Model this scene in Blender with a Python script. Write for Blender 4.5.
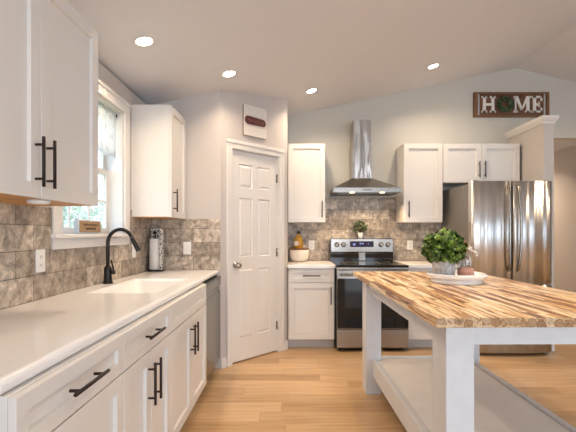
import bpy, bmesh, math, random
from mathutils import Vector, Matrix
random.seed(7)
S = bpy.context.scene
for o in list(bpy.data.objects): bpy.data.objects.remove(o)
COL = S.collection
PI = math.pi
F, CX, CY, CH = 392.0, 291.0, 233.0, 1.255      # focal length in px, vanishing point, eye height

# ------------------------------------------------------------------ camera
cd = bpy.data.cameras.new('camera'); cam = bpy.data.objects.new('camera', cd); COL.objects.link(cam)
cam.location = (0, 0, CH); cam.rotation_euler = (PI/2, 0, 0)
cd.sensor_width = 36; cd.lens = 36*F/576
cd.shift_x = (288-CX)/576; cd.shift_y = (CY-216)/576
cd.clip_start = 0.05
S.camera = cam

# ------------------------------------------------------------------ world, daylight and exposure
W = bpy.data.worlds.new('sky'); S.world = W; W.use_nodes = True
bg = W.node_tree.nodes['Background']; bg.inputs[0].default_value = (0.60, 0.79, 1.0, 1); bg.inputs[1].default_value = 4.6
S.view_settings.view_transform = 'Standard'; S.view_settings.look = 'None'
S.view_settings.gamma = 1; S.view_settings.use_curve_mapping = False
S.view_settings.exposure = -0.12

def area(name, loc, rot, sx, sy, power, color, shape='RECTANGLE', parent=None):
    l = bpy.data.lights.new(name, 'AREA'); l.shape = shape; l.size = sx
    if shape in ('RECTANGLE', 'ELLIPSE'): l.size_y = sy
    l.energy = power; l.color = color
    o = bpy.data.objects.new(name, l); COL.objects.link(o); o.location = loc; o.rotation_euler = rot
    if parent: o.parent = parent; l.spread = math.radians(140)
    return o
DAY = (1.0, 0.95, 0.915)
# daylight entering through the openings of the room, the tall one added
area('patio_daylight', (1.3, -3.15, 1.15), (PI/2, 0, 0), 2.8, 2.1, 56, DAY)
area('added_window_daylight', (4.85, -3.15, 1.4), (PI/2, 0, 0), 1.2, 2.5, 10, DAY)  # added unseen window, placed so the fridge doors reflect something bright
po = area('sink_window_sky_portal', (-1.46, 2.615, 1.72), (PI/2, 0, -PI/2), 0.83, 0.94, 1, (1, 1, 1))
po.data.cycles.is_portal = True

# ------------------------------------------------------------------ material helpers
def new_mat(name):
    m = bpy.data.materials.new(name); m.use_nodes = True
    nt = m.node_tree
    return m, nt, nt.nodes['Principled BSDF']
def simple(name, color, rough=0.5, metal=0.0, noise=0.0, scale=20.0, bump=0.0, spec=0.5, coat=0.0):
    m, nt, b = new_mat(name)
    b.inputs['Roughness'].default_value = rough; b.inputs['Metallic'].default_value = metal
    b.inputs['Specular IOR Level'].default_value = spec; b.inputs['Coat Weight'].default_value = coat
    tc = nt.nodes.new('ShaderNodeTexCoord'); n = nt.nodes.new('ShaderNodeTexNoise')
    n.inputs['Scale'].default_value = scale; n.inputs['Detail'].default_value = 4
    nt.links.new(tc.outputs['Object'], n.inputs['Vector'])
    r = nt.nodes.new('ShaderNodeValToRGB')
    k = noise
    r.color_ramp.elements[0].position = .3; r.color_ramp.elements[1].position = .7
    r.color_ramp.elements[0].color = tuple(max(0, c*(1-k)) for c in color)+(1,)
    r.color_ramp.elements[1].color = tuple(min(1, c*(1+k)) for c in color)+(1,)
    nt.links.new(n.outputs['Fac'], r.inputs['Fac']); nt.links.new(r.outputs['Color'], b.inputs['Base Color'])
    if bump:
        bp = nt.nodes.new('ShaderNodeBump'); bp.inputs['Strength'].default_value = bump; bp.inputs['Distance'].default_value = .004
        nt.links.new(n.outputs['Fac'], bp.inputs['Height']); nt.links.new(bp.outputs['Normal'], b.inputs['Normal'])
    return m
def emit(name, color, strength):
    m = bpy.data.materials.new(name); m.use_nodes = True; nt = m.node_tree
    nt.nodes.clear(); e = nt.nodes.new('ShaderNodeEmission'); o = nt.nodes.new('ShaderNodeOutputMaterial')
    e.inputs[0].default_value = color+(1,); e.inputs[1].default_value = strength
    nt.links.new(e.outputs[0], o.inputs[0]); return m
def M(nt, op, a, b=None, c=None):
    n = nt.nodes.new('ShaderNodeMath'); n.operation = op
    for i, v in enumerate((a, b, c)):
        if v is None: continue
        if isinstance(v, (int, float)): n.inputs[i].default_value = v
        else: nt.links.new(v, n.inputs[i])
    return n.outputs[0]
def ramp(nt, fac, stops):
    r = nt.nodes.new('ShaderNodeValToRGB'); e = r.color_ramp.elements
    while len(e) < len(stops): e.new(.5)
    for i, (p, c) in enumerate(stops): e[i].position = p; e[i].color = tuple(c)+(1,)
    nt.links.new(fac, r.inputs['Fac']); return r.outputs['Color']
def mixc(nt, fac, a, b, mode='MIX'):
    n = nt.nodes.new('ShaderNodeMix'); n.data_type = 'RGBA'; n.blend_type = mode
    if isinstance(fac, (int, float)): n.inputs[0].default_value = fac
    else: nt.links.new(fac, n.inputs[0])
    for i, v in ((6, a), (7, b)):
        if isinstance(v, tuple): n.inputs[i].default_value = v+(1,)
        else: nt.links.new(v, n.inputs[i])
    return n.outputs[2]
def boards(name, across, along, width, length, stops, grain, rough, seam=0.004, seam_dark=0.55, bump=.15, streaks=None, endgrain=False):
    """strips of wood: `across`/`along` are axis letters; every board gets its own tone, with stretched grain"""
    m, nt, b = new_mat(name)
    tc = nt.nodes.new('ShaderNodeTexCoord'); s = nt.nodes.new('ShaderNodeSeparateXYZ')
    nt.links.new(tc.outputs['Object'], s.inputs[0])
    A, L = s.outputs[across], s.outputs[along]
    ra = M(nt, 'DIVIDE', A, width); row = M(nt, 'FLOOR', ra)
    w1 = nt.nodes.new('ShaderNodeTexWhiteNoise'); w1.noise_dimensions = '1D'; nt.links.new(row, w1.inputs['W'])
    la = M(nt, 'ADD', M(nt, 'DIVIDE', L, length), M(nt, 'MULTIPLY', w1.outputs['Value'], 7.3)); pc = M(nt, 'FLOOR', la)
    cv = nt.nodes.new('ShaderNodeCombineXYZ'); nt.links.new(row, cv.inputs[0]); nt.links.new(pc, cv.inputs[1])
    w2 = nt.nodes.new('ShaderNodeTexWhiteNoise'); w2.noise_dimensions = '2D'; nt.links.new(cv.outputs[0], w2.inputs['Vector'])
    col = ramp(nt, w2.outputs['Value'], stops)
    gv = nt.nodes.new('ShaderNodeCombineXYZ')
    nt.links.new(M(nt, 'ADD', M(nt, 'MULTIPLY', A, grain), M(nt, 'MULTIPLY', w2.outputs['Value'], 37)), gv.inputs[0])
    nt.links.new(M(nt, 'MULTIPLY', L, grain*.055), gv.inputs[1])
    nt.links.new(M(nt, 'MULTIPLY', s.outputs[2], grain), gv.inputs[2])
    n = nt.nodes.new('ShaderNodeTexNoise'); n.inputs['Scale'].default_value = 1; n.inputs['Detail'].default_value = 5; n.inputs['Distortion'].default_value = .6
    nt.links.new(gv.outputs[0], n.inputs['Vector'])
    g = ramp(nt, n.outputs['Fac'], streaks or [(.25, (.70, .64, .58)), (.5, (.97, .97, .97)), (.75, (1.08, 1.07, 1.05))])
    col = mixc(nt, 1.0, col, g, 'MULTIPLY')
    if endgrain:       # cut ends of the staves show rounded brown heartwood
        ge = nt.nodes.new('ShaderNodeTexCoord'); sn = nt.nodes.new('ShaderNodeSeparateXYZ'); nt.links.new(ge.outputs['Normal'], sn.inputs[0])
        me = M(nt, 'GREATER_THAN', M(nt, 'ABSOLUTE', sn.outputs[along]), .7)
        dx = M(nt, 'SUBTRACT', M(nt, 'FRACT', ra), .5); dz = M(nt, 'DIVIDE', M(nt, 'SUBTRACT', s.outputs[2], M(nt, 'MULTIPLY_ADD', w2.outputs['Value'], .02, .897)), width)
        dd = M(nt, 'SQRT', M(nt, 'ADD', M(nt, 'MULTIPLY', dx, dx), M(nt, 'MULTIPLY', dz, dz)))
        dd = M(nt, 'ADD', dd, M(nt, 'MULTIPLY', M(nt, 'SUBTRACT', n.outputs['Fac'], .5), .7))
        ec = ramp(nt, dd, [(.0, (.22, .11, .045)), (.3, (.40, .22, .09)), (.48, (.20, .09, .035)), (.58, (.66, .44, .22)), (.8, (.50, .30, .13))])
        col = mixc(nt, M(nt, 'MULTIPLY', me, M(nt, 'MULTIPLY_ADD', w1.outputs['Value'], .5, .5)), col, ec)
    fr = M(nt, 'FRACT', ra); fl = M(nt, 'FRACT', la)
    e1 = M(nt, 'LESS_THAN', fr, seam/width); e2 = M(nt, 'LESS_THAN', fl, seam/length)
    sm = M(nt, 'MAXIMUM', e1, e2)
    col = mixc(nt, M(nt, 'MULTIPLY', sm, seam_dark), col, (.12, .07, .035))
    nt.links.new(col, b.inputs['Base Color']); b.inputs['Roughness'].default_value = rough
    bp = nt.nodes.new('ShaderNodeBump'); bp.inputs['Strength'].default_value = bump; bp.inputs['Distance'].default_value = .002
    nt.links.new(M(nt, 'SUBTRACT', n.outputs['Fac'], sm), bp.inputs['Height']); nt.links.new(bp.outputs['Normal'], b.inputs['Normal'])
    return m
def stone_tile(name, axis, off):
    m, nt, b = new_mat(name)
    tc = nt.nodes.new('ShaderNodeTexCoord'); s = nt.nodes.new('ShaderNodeSeparateXYZ'); nt.links.new(tc.outputs['Object'], s.inputs[0])
    cv = nt.nodes.new('ShaderNodeCombineXYZ')
    nt.links.new(M(nt, 'ADD', s.outputs[axis], 5+off), cv.inputs[0]); nt.links.new(M(nt, 'SUBTRACT', s.outputs[2], .914), cv.inputs[1])
    br = nt.nodes.new('ShaderNodeTexBrick'); nt.links.new(cv.outputs[0], br.inputs['Vector'])
    br.inputs['Scale'].default_value = 1; br.inputs['Brick Width'].default_value = .255; br.inputs['Row Height'].default_value = .127
    br.inputs['Mortar Size'].default_value = .0026; br.inputs['Mortar Smooth'].default_value = .3; br.inputs['Bias'].default_value = 0
    br.inputs['Color1'].default_value = (.285, .235, .19, 1); br.inputs['Color2'].default_value = (.55, .475, .395, 1); br.inputs['Mortar'].default_value = (.17, .15, .13, 1)
    n1 = nt.nodes.new('ShaderNodeTexNoise'); n1.inputs['Scale'].default_value = 19; n1.inputs['Detail'].default_value = 8; n1.inputs['Roughness'].default_value = .75; n1.inputs['Distortion'].default_value = .5
    n2 = nt.nodes.new('ShaderNodeTexNoise'); n2.inputs['Scale'].default_value = 7; n2.inputs['Detail'].default_value = 5; n2.inputs['Distortion'].default_value = 2.0
    for n in (n1, n2): nt.links.new(tc.outputs['Object'], n.inputs['Vector'])
    g1 = ramp(nt, n1.outputs['Fac'], [(.34, (.44, .41, .38)), (.5, (1, .99, .97)), (.66, (1.6, 1.6, 1.6))])
    g2 = ramp(nt, n2.outputs['Fac'], [(.3, (.74, .7, .66)), (.55, (1, 1, 1)), (.75, (1.3, 1.3, 1.3))])
    c = mixc(nt, 1, mixc(nt, 1, br.outputs['Color'], g1, 'MULTIPLY'), g2, 'MULTIPLY')
    nt.links.new(c, b.inputs['Base Color']); b.inputs['Roughness'].default_value = .42
    bp = nt.nodes.new('ShaderNodeBump'); bp.inputs['Strength'].default_value = .4; bp.inputs['Distance'].default_value = .004
    nt.links.new(M(nt, 'SUBTRACT', M(nt, 'MULTIPLY', n1.outputs['Fac'], .5), br.outputs['Fac']), bp.inputs['Height'])
    nt.links.new(bp.outputs['Normal'], b.inputs['Normal'])
    return m
def glass(name, tint=(1, 1, 1), rough=0.0, mixf=.12):
    m = bpy.data.materials.new(name); m.use_nodes = True; nt = m.node_tree; nt.nodes.clear()
    t = nt.nodes.new('ShaderNodeBsdfTransparent'); t.inputs[0].default_value = tint+(1,)
    g = nt.nodes.new('ShaderNodeBsdfGlossy'); g.inputs['Roughness'].default_value = rough
    fr = nt.nodes.new('ShaderNodeLayerWeight'); fr.inputs[0].default_value = .35
    mx = nt.nodes.new('ShaderNodeMixShader'); o = nt.nodes.new('ShaderNodeOutputMaterial')
    nt.links.new(M(nt, 'MULTIPLY_ADD', M(nt, 'POWER', fr.outputs[1], 3), .6, mixf*.3), mx.inputs[0]); nt.links.new(t.outputs[0], mx.inputs[1]); nt.links.new(g.outputs[0], mx.inputs[2])
    nt.links.new(mx.outputs[0], o.inputs[0]); return m
def sheer(name, color, spots):
    m = bpy.data.materials.new(name); m.use_nodes = True; nt = m.node_tree; b = nt.nodes['Principled BSDF']; o = nt.nodes['Material Output']
    tc = nt.nodes.new('ShaderNodeTexCoord'); v = nt.nodes.new('ShaderNodeTexVoronoi'); v.inputs['Scale'].default_value = 14
    nt.links.new(tc.outputs['Object'], v.inputs['Vector'])
    c = ramp(nt, v.outputs['Distance'], [(.2, spots), (.36, color)])
    nt.links.new(c, b.inputs['Base Color']); b.inputs['Roughness'].default_value = .9
    tl = nt.nodes.new('ShaderNodeBsdfTranslucent'); nt.links.new(c, tl.inputs[0])
    tr = nt.nodes.new('ShaderNodeBsdfTransparent')
    m1 = nt.nodes.new('ShaderNodeMixShader'); m1.inputs[0].default_value = .5
    m2 = nt.nodes.new('ShaderNodeMixShader'); m2.inputs[0].default_value = .25
    nt.links.new(b.outputs[0], m1.inputs[1]); nt.links.new(tl.outputs[0], m1.inputs[2])
    nt.links.new(m1.outputs[0], m2.inputs[1]); nt.links.new(tr.outputs[0], m2.inputs[2]); nt.links.new(m2.outputs[0], o.inputs[0])
    return m
def leaf_mat(name, dark, light):
    m, nt, b = new_mat(name)
    g = nt.nodes.new('ShaderNodeNewGeometry')
    c = ramp(nt, g.outputs['Random Per Island'], [(0, dark), (.6, tuple(a*.7+b_*.3 for a, b_ in zip(dark, light))), (1, light)])
    nt.links.new(c, b.inputs['Base Color']); b.inputs['Roughness'].default_value = .45
    return m

# ------------------------------------------------------------------ materials
PAINT = simple('greige_wall_paint', (.56, .515, .485), .75, noise=.015, scale=60, bump=.04)
PAINTB = simple('sage_grey_wall_paint', (.59, .57, .515), .75, noise=.015, scale=60, bump=.04)
CEIL = simple('ceiling_paint', (.72, .71, .73), .85, noise=.015, scale=80, bump=.05)
TRIM = simple('white_trim_paint', (.76, .73, .70), .35, noise=.01)
CAB = simple('white_cabinet_paint', (.755, .72, .68), .33, noise=.01, scale=8)
GREYW = simple('toe_kick_grey', (.60, .57, .54), .6, noise=.03)
BRONZE = simple('oil_rubbed_bronze', (.03, .018, .016), .45, metal=0, noise=.2, scale=60, spec=.25)
BLACKM = simple('matte_black_metal', (.02, .018, .018), .3, metal=.5, noise=.1)
QUARTZ = simple('white_quartz', (.84, .82, .81), .14, noise=.02, scale=120)
SINKM = simple('white_composite_sink', (.86, .84, .82), .2, noise=.01)
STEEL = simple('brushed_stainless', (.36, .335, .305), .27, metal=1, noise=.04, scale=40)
STEELD = simple('dark_stainless', (.21, .2, .185), .25, metal=1, noise=.04, scale=40)
def warped_steel(name, color, rough, sx, sz, amt, rot=.0):
    m, nt, b = new_mat(name)
    tg = nt.nodes.new('ShaderNodeTangent'); tg.direction_type = 'RADIAL'; tg.axis = 'Z'; nt.links.new(tg.outputs[0], b.inputs['Tangent'])
    b.inputs['Anisotropic'].default_value = .85; b.inputs['Anisotropic Rotation'].default_value = rot
    b.inputs['Base Color'].default_value = color+(1,); b.inputs['Metallic'].default_value = 1; b.inputs['Roughness'].default_value = rough
    tc = nt.nodes.new('ShaderNodeTexCoord'); mp = nt.nodes.new('ShaderNodeMapping'); mp.inputs['Scale'].default_value = (sx, 0, sz)
    n = nt.nodes.new('ShaderNodeTexNoise'); n.inputs['Scale'].default_value = 1; n.inputs['Detail'].default_value = 1
    nt.links.new(tc.outputs['Object'], mp.inputs[0]); nt.links.new(mp.outputs[0], n.inputs['Vector'])
    bp = nt.nodes.new('ShaderNodeBump'); bp.inputs['Strength'].default_value = 1; bp.inputs['Distance'].default_value = amt
    nt.links.new(n.outputs['Fac'], bp.inputs['Height']); nt.links.new(bp.outputs['Normal'], b.inputs['Normal'])
    return m
STEELF = warped_steel('rippled_stainless_door', (.74, .72, .69), .30, 9, .0, .03, .25)
STEELC = warped_steel('rippled_stainless_duct', (.46, .43, .40), .24, 14, 2.5, .02, .25)
CHROME = simple('polished_nickel', (.52, .49, .45), .2, metal=1)
GREYSIDE = simple('grey_fridge_side', (.22, .205, .19), .45, metal=.3, noise=.04)
BLACKG = simple('black_glass', (.012, .011, .011), .08, noise=.05)
DARK = simple('dark_rubber', (.02, .02, .02), .6)
RAW = simple('raw_maple_underside', (.50, .24, .06), .5, noise=.15, scale=9)
PLAST = simple('white_plastic', (.82, .80, .77), .35)
SLOT = simple('dark_slot', (.05, .045, .04), .6)
FLOORM = boards('oak_plank_floor', 1, 0, .145, 1.25, [(0, (.42, .26, .13)), (.35, (.52, .335, .18)), (.7, (.60, .40, .225)), (1, (.46, .285, .14))], 34, .3, seam=.0022, seam_dark=.5)
BLOCK = boards('acacia_butcher_block', 0, 1, .036, .42, [(0, (.24, .10, .035)), (.16, (.42, .21, .08)), (.3, (.74, .47, .21)), (.55, (.86, .65, .39)), (.85, (.90, .75, .53)), (1, (.60, .32, .12))], 70, .3, seam=.0009, seam_dark=.4,
    streaks=[(.36, (.22, .11, .05)), (.44, (.66, .52, .38)), (.5, (1, 1, 1)), (.72, (1.08, 1.09, 1.1))], endgrain=True)
TABLEP = simple('brushed_white_table_paint', (.675, .68, .695), .5, noise=.03, scale=14, bump=.1)
SHELFP = simple('whitewashed_shelf_paint', (.80, .775, .75), .5, noise=.03, scale=9, bump=.08)
TILE_L = stone_tile('stone_tile_left', 1, .05)
TILE_P = stone_tile('stone_tile_pantry', 0, .11)
TILE_B = stone_tile('stone_tile_back', 0, .02)
PANE = glass('window_glass')
JARG = glass('jar_glass', (.96, .97, .97), .02, .25)
LEAF = leaf_mat('bright_leaf', (.012, .04, .006), (.26, .42, .06))
LEAFD = leaf_mat('dark_leaf', (.012, .028, .012), (.12, .18, .07))
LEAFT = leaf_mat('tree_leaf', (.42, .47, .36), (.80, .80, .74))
STEMM = simple('brown_stem', (.12, .07, .035), .8, noise=.2)
SIGNW = boards('dark_stained_sign_boards', 2, 0, .078, 3.0, [(0, (.10, .042, .018)), (1, (.17, .075, .034))], 60, .6, seam=.003, seam_dark=.6)
WHITEL = simple('distressed_white_letter', (.80, .77, .74), .6, noise=.06, scale=40)
GALV = simple('galvanised_strip', (.5, .49, .48), .4, metal=.6, noise=.25, scale=70)
SHIPLAP = simple('cream_board', (.74, .69, .63), .6, noise=.03)
BURG = simple('burgundy_plaque', (.10, .022, .022), .5, noise=.2, scale=60)
SCRIPT = simple('faded_cream_script', (.26, .13, .12), .6)
BROWNW = simple('brown_wood', (.19, .085, .035), .55, noise=.25, scale=40)
PALEBLUE = simple('pale_painted_wood', (.62, .66, .70), .6, noise=.03)
TANW = simple('tan_wood', (.36, .22, .12), .6, noise=.15, scale=40)
CERAM = simple('white_ceramic', (.88, .87, .86), .25)
CREAM = simple('cream_ceramic', (.74, .67, .58), .3, noise=.03)
CONCR = simple('mottled_grey_pot', (.45, .45, .46), .6, noise=.35, scale=45)
PINK = simple('pink_salt', (.90, .42, .30), .7, noise=.15, scale=90, bump=.5)
PAPER = simple('paper_towel', (.84, .81, .78), .95, noise=.03, scale=90, bump=.3)
AMBER = simple('amber_glass', (.60, .31, .03), .1, noise=.25, scale=30, coat=.6)
GROUT = simple('ground_grass', (.22, .32, .12), .9, noise=.3, scale=3)
m, nt, b_ = new_mat('spotted_metal_guard')
tc = nt.nodes.new('ShaderNodeTexCoord'); vo = nt.nodes.new('ShaderNodeTexVoronoi'); vo.inputs['Scale'].default_value = 60
nt.links.new(tc.outputs['Object'], vo.inputs['Vector'])
nt.links.new(ramp(nt, vo.outputs['Distance'], [(.36, (.02, .018, .018)), (.44, (.72, .68, .63))]), b_.inputs['Base Color']); b_.inputs['Roughness'].default_value = .4
SPOT = m
LAMP = emit('lamp_lens', (1.0, .9, .76), 30)
HLAMP = emit('hood_lens', (1.0, .78, .5), 5)
LCD = simple('display_glass', (.02, .015, .045), .35, spec=.2)
LCDON = emit('display_digits', (.45, .5, 1.0), .8)
DARKIN = simple('pantry_inside', (.3, .28, .27), .9)

# ------------------------------------------------------------------ mesh helpers
def box(bm, x0, x1, y0, y1, z0, z1, bev=0.0, seg=2):
    t = bmesh.new()
    vs = [t.verts.new((x, y, z)) for z in (z0, z1) for y in (y0, y1) for x in (x0, x1)]
    for f in ((0, 2, 3, 1), (4, 5, 7, 6), (0, 1, 5, 4), (2, 6, 7, 3), (0, 4, 6, 2), (1, 3, 7, 5)): t.faces.new([vs[i] for i in f])
    if bev: bmesh.ops.bevel(t, geom=t.edges[:], offset=bev, segments=seg, affect='EDGES', profile=.5)
    merge(bm, t)
def merge(bm, t, mat=None):
    if mat: bmesh.ops.transform(t, matrix=mat, verts=t.verts[:])
    me = bpy.data.meshes.new('tmp'); t.to_mesh(me); t.free(); bm.from_mesh(me); bpy.data.meshes.remove(me)
def prism(bm, pts, z0, z1, bev=0.0):
    """footprint pts (x, y) pulled up to z1; z1 may be a function of (x, y)"""
    t = bmesh.new(); zf = z1 if callable(z1) else (lambda x, y: z1)
    a = [t.verts.new((x, y, z0)) for x, y in pts]; b = [t.verts.new((x, y, zf(x, y))) for x, y in pts]
    n = len(pts); t.faces.new(a[::-1]); t.faces.new(b)
    for i in range(n): t.faces.new((a[i], a[(i+1) % n], b[(i+1) % n], b[i]))
    bmesh.ops.recalc_face_normals(t, faces=t.faces[:])
    if bev: bmesh.ops.bevel(t, geom=t.edges[:], offset=bev, segments=2, affect='EDGES')
    merge(bm, t)
def extr(bm, pts, axis, a0, a1, bev=0.0):
    """polygon pts extruded along axis: 'x' -> pts are (y, z); 'y' -> pts are (x, z)"""
    t = bmesh.new()
    f = (lambda p, a: (a, p[0], p[1])) if axis == 'x' else (lambda p, a: (p[0], a, p[1]))
    A = [t.verts.new(f(p, a0)) for p in pts]; B = [t.verts.new(f(p, a1)) for p in pts]; n = len(pts)
    t.faces.new(A); t.faces.new(B[::-1])
    for i in range(n): t.faces.new((A[i], B[i], B[(i+1) % n], A[(i+1) % n]))
    bmesh.ops.recalc_face_normals(t, faces=t.faces[:])
    if bev: bmesh.ops.bevel(t, geom=t.edges[:], offset=bev, segments=2, affect='EDGES')
    merge(bm, t)
def lathe(bm, prof, c=(0, 0, 0), n=32, rot=None):
    t = bmesh.new(); rings = []
    for r, z in prof:
        if r < 1e-6: rings.append([t.verts.new((0, 0, z))])
        else: rings.append([t.verts.new((r*math.cos(2*PI*i/n), r*math.sin(2*PI*i/n), z)) for i in range(n)])
    for A, B in zip(rings, rings[1:]):
        for i in range(n):
            j = (i+1) % n
            if len(A) == 1 and len(B) > 1: t.faces.new((A[0], B[i], B[j]))
            elif len(B) == 1 and len(A) > 1: t.faces.new((A[i], A[j], B[0]))
            elif len(A) > 1: t.faces.new((A[i], A[j], B[j], B[i]))
    for f in t.faces: f.smooth = True
    bmesh.ops.recalc_face_normals(t, faces=t.faces[:])
    mt = Matrix.Translation(c)
    if rot: mt = mt @ rot
    merge(bm, t, mt)
def tube(bm, pts, r, n=12, caps=True):
    t = bmesh.new(); pts = [Vector(p) for p in pts]; rings = []
    rr = r if isinstance(r, (list, tuple)) else [r]*len(pts)
    up = None
    for i, p in enumerate(pts):
        d = (pts[min(i+1, len(pts)-1)] - pts[max(i-1, 0)]).normalized()
        if up is None:
            up = Vector((0, 0, 1)) if abs(d.z) < .9 else Vector((1, 0, 0))
        s = d.cross(up).normalized(); up = s.cross(d).normalized()
        rings.append([t.verts.new(p + (s*math.cos(2*PI*k/n) + up*math.sin(2*PI*k/n))*rr[i]) for k in range(n)])
    for A, B in zip(rings, rings[1:]):
        for k in range(n):
            f = t.faces.new((A[k], A[(k+1) % n], B[(k+1) % n], B[k])); f.smooth = True
    if caps: t.faces.new(rings[0]); t.faces.new(rings[-1])
    bmesh.ops.recalc_face_normals(t, faces=t.faces[:])
    merge(bm, t)
def leaf(bm, p, d, up, L, Wd):
    d = d.normalized(); s = d.cross(up)
    if s.length < 1e-4: s = d.cross(Vector((1, .3, 0)))
    s.normalize(); n = s.cross(d).normalized()
    v = [bm.verts.new(q) for q in (p, p+d*L*.35+s*Wd*.5-n*L*.04, p+d*L*.75+s*Wd*.4-n*L*.06, p+d*L-n*L*.16, p+d*L*.75-s*Wd*.4-n*L*.06, p+d*L*.35-s*Wd*.5-n*L*.04, p+d*L*.45+n*L*.07)]
    for i in range(6): bm.faces.new((v[i], v[(i+1) % 6], v[6]))
def rnd_dir():
    z = random.uniform(-1, 1); a = random.uniform(0, 2*PI); r = math.sqrt(1-z*z)
    return Vector((r*math.cos(a), r*math.sin(a), z))
def obj(name, bm, mat, parent=None, loc=None, smooth=False):
    me = bpy.data.meshes.new(name); bm.to_mesh(me); bm.free(); me.materials.append(mat)
    o = bpy.data.objects.new(name, me); COL.objects.link(o)
    if loc: o.location = loc
    if parent: o.parent = parent
    return o
def B(name, mat, parent, *dims, bev=.002):
    bm = bmesh.new(); box(bm, *dims, bev=bev); return obj(name, bm, mat, parent)
def tag(o, label, cat, group=None):
    o['label'] = label; o['category'] = cat
    if group: o['group'] = group
    return o
def thing(name, label, cat, loc=(0, 0, 0), rz=0, group=None):
    o = bpy.data.objects.new(name, None); COL.objects.link(o); o.location = loc; o.rotation_euler = (0, 0, rz); o.empty_display_size = .05
    return tag(o, label, cat, group)
def struct(name, bm, mat, parent=None):
    o = obj(name, bm, mat, parent)
    if not parent: o['kind'] = 'structure'
    return o
def dup(root, loc, rz, label):
    r = root.copy(); COL.objects.link(r); r.location = loc; r.rotation_euler = (0, 0, rz); r['label'] = label
    for ch in list(root.children):
        c = ch.copy(); COL.objects.link(c); c.parent = r
        for g in ch.children:
            d = g.copy(); COL.objects.link(d); d.parent = c
    return r

# ------------------------------------------------------------------ the room
XL, YB = -1.297, 4.88                 # left wall face, range wall face
SL, RX = .212, 2.80                   # vault slope, ridge
YN, XR = -3.2, 6.0
def cz(x, y=0): return 2.715 + SL*x if x <= RX else 2.715 + SL*RX - SL*1.15*(x-RX)
AX, AY, BX, BY = -.65, 3.63, -.04, 4.24   # pantry corner, end of the diagonal
Q = math.sqrt(.5)
def dg(t, n=0): return (AX + Q*t - Q*n, AY + Q*t + Q*n)      # along the diagonal, n into the pantry

bm = bmesh.new(); box(bm, XL-.15, XR+.15, YN-.15, 8.1, -.12, 0); struct('floor', bm, FLOORM)
bm = bmesh.new()
for xa, xb in ((XL-.15, RX), (RX, XR+.15)):
    extr(bm, [(xa, cz(xa)), (xb, cz(xb)), (xb, cz(xb)+.12), (xa, cz(xa)+.12)], 'y', YN-.15, YB+.12)
struct('ceiling', bm, CEIL)
WY0, WY1, WZ0, WZ1 = 2.20, 3.03, 1.25, 2.19      # window opening
bm = bmesh.new(); T = XL-.15
zl = cz(T)
for y0, y1, z0, z1 in ((YN, WY0, 0, zl), (WY1, YB, 0, zl), (WY0, WY1, 0, WZ0), (WY0, WY1, WZ1, zl)): box(bm, T, XL, y0, y1, z0, z1)
wl = struct('wall_left', bm, PAINT)
bm = bmesh.new()
prism(bm, [(T, YB), (RX, YB), (RX, YB+.12), (T, YB+.12)], 0, cz)
bm2 = bmesh.new()
box(bm2, RX, 3.85, YB, YB+.12, 2.44, 2.5)
prism(bm, [(RX, YB), (XR, YB), (XR, YB+.12), (RX, YB+.12)], 2.44, cz)
box(bm, 3.97, XR, YB, YB+.12, 0, 2.44); bm2.free()
wb = struct('wall_back', bm, PAINTB)
bm = bmesh.new()      # wall behind the viewer, with a wide patio door opening and an added tall one
def wf(x0, x1, z0, top=None): prism(bm, [(x0, YN-.15), (x1, YN-.15), (x1, YN), (x0, YN)], z0, top or cz)
wf(T, -.15, 0); wf(-.15, 2.75, 2.25); wf(2.75, RX, 0); wf(RX, 4.2, 0); wf(4.2, 5.5, 0, .08); wf(4.2, 5.5, 2.7); wf(5.5, XR, 0)
struct('wall_front', bm, PAINT)
bm = bmesh.new(); zr = cz(XR)
for y0, y1, z0, z1 in ((YN, -2.35, 0, zr), (-2.35, -.65, 0, .1), (-2.35, -.65, 2.3, zr), (-.65, YB, 0, zr)):
    box(bm, XR, XR+.15, y0, y1, z0, z1)
struct('wall_right', bm, PAINT)
# pantry
bm = bmesh.new()
prism(bm, [(XL, AY), (AX, AY), dg(.0, .1), (XL, AY+.1)], 0, cz)
struct('wall_pantry_side', bm, PAINT)
bm = bmesh.new()
D0, D1, DZ = .125, .735, 2.06
prism(bm, [dg(0), dg(D0), dg(D0, .1), dg(0, .1)], 0, cz)
prism(bm, [dg(D1), (BX, BY), (BX, YB), (BX-.1, YB), (BX-.1, BY+.04), dg(D1, .1)], 0, cz)
prism(bm, [dg(D0), dg(D1), dg(D1, .1), dg(D0, .1)], DZ, cz)
struct('wall_pantry', bm, PAINT)
# half-height partition beside the fridge with a moulded cap
bm = bmesh.new(); box(bm, 2.69, 2.80, 4.175, YB, 0, 2.42, bev=.003); struct('wall_partition', bm, PAINT)
bm = bmesh.new()
LV = []
for e, z in ((0, 2.42), (.008, 2.42), (.010, 2.435), (.024, 2.455), (.032, 2.470), (.034, 2.472), (.034, 2.50)):
    LV.append([bm.verts.new(p) for p in ((2.69-e, 4.175-e, z), (2.80+e, 4.175-e, z), (2.80+e, YB, z), (2.69-e, YB, z))])
for A_, B_ in zip(LV, LV[1:]):
    for i in range(4): bm.faces.new((A_[i], A_[(i+1) % 4], B_[(i+1) % 4], B_[i]))
bm.faces.new(LV[-1]); bm.faces.new(LV[0][::-1])
struct('trim_1', bm, TRIM)
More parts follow.
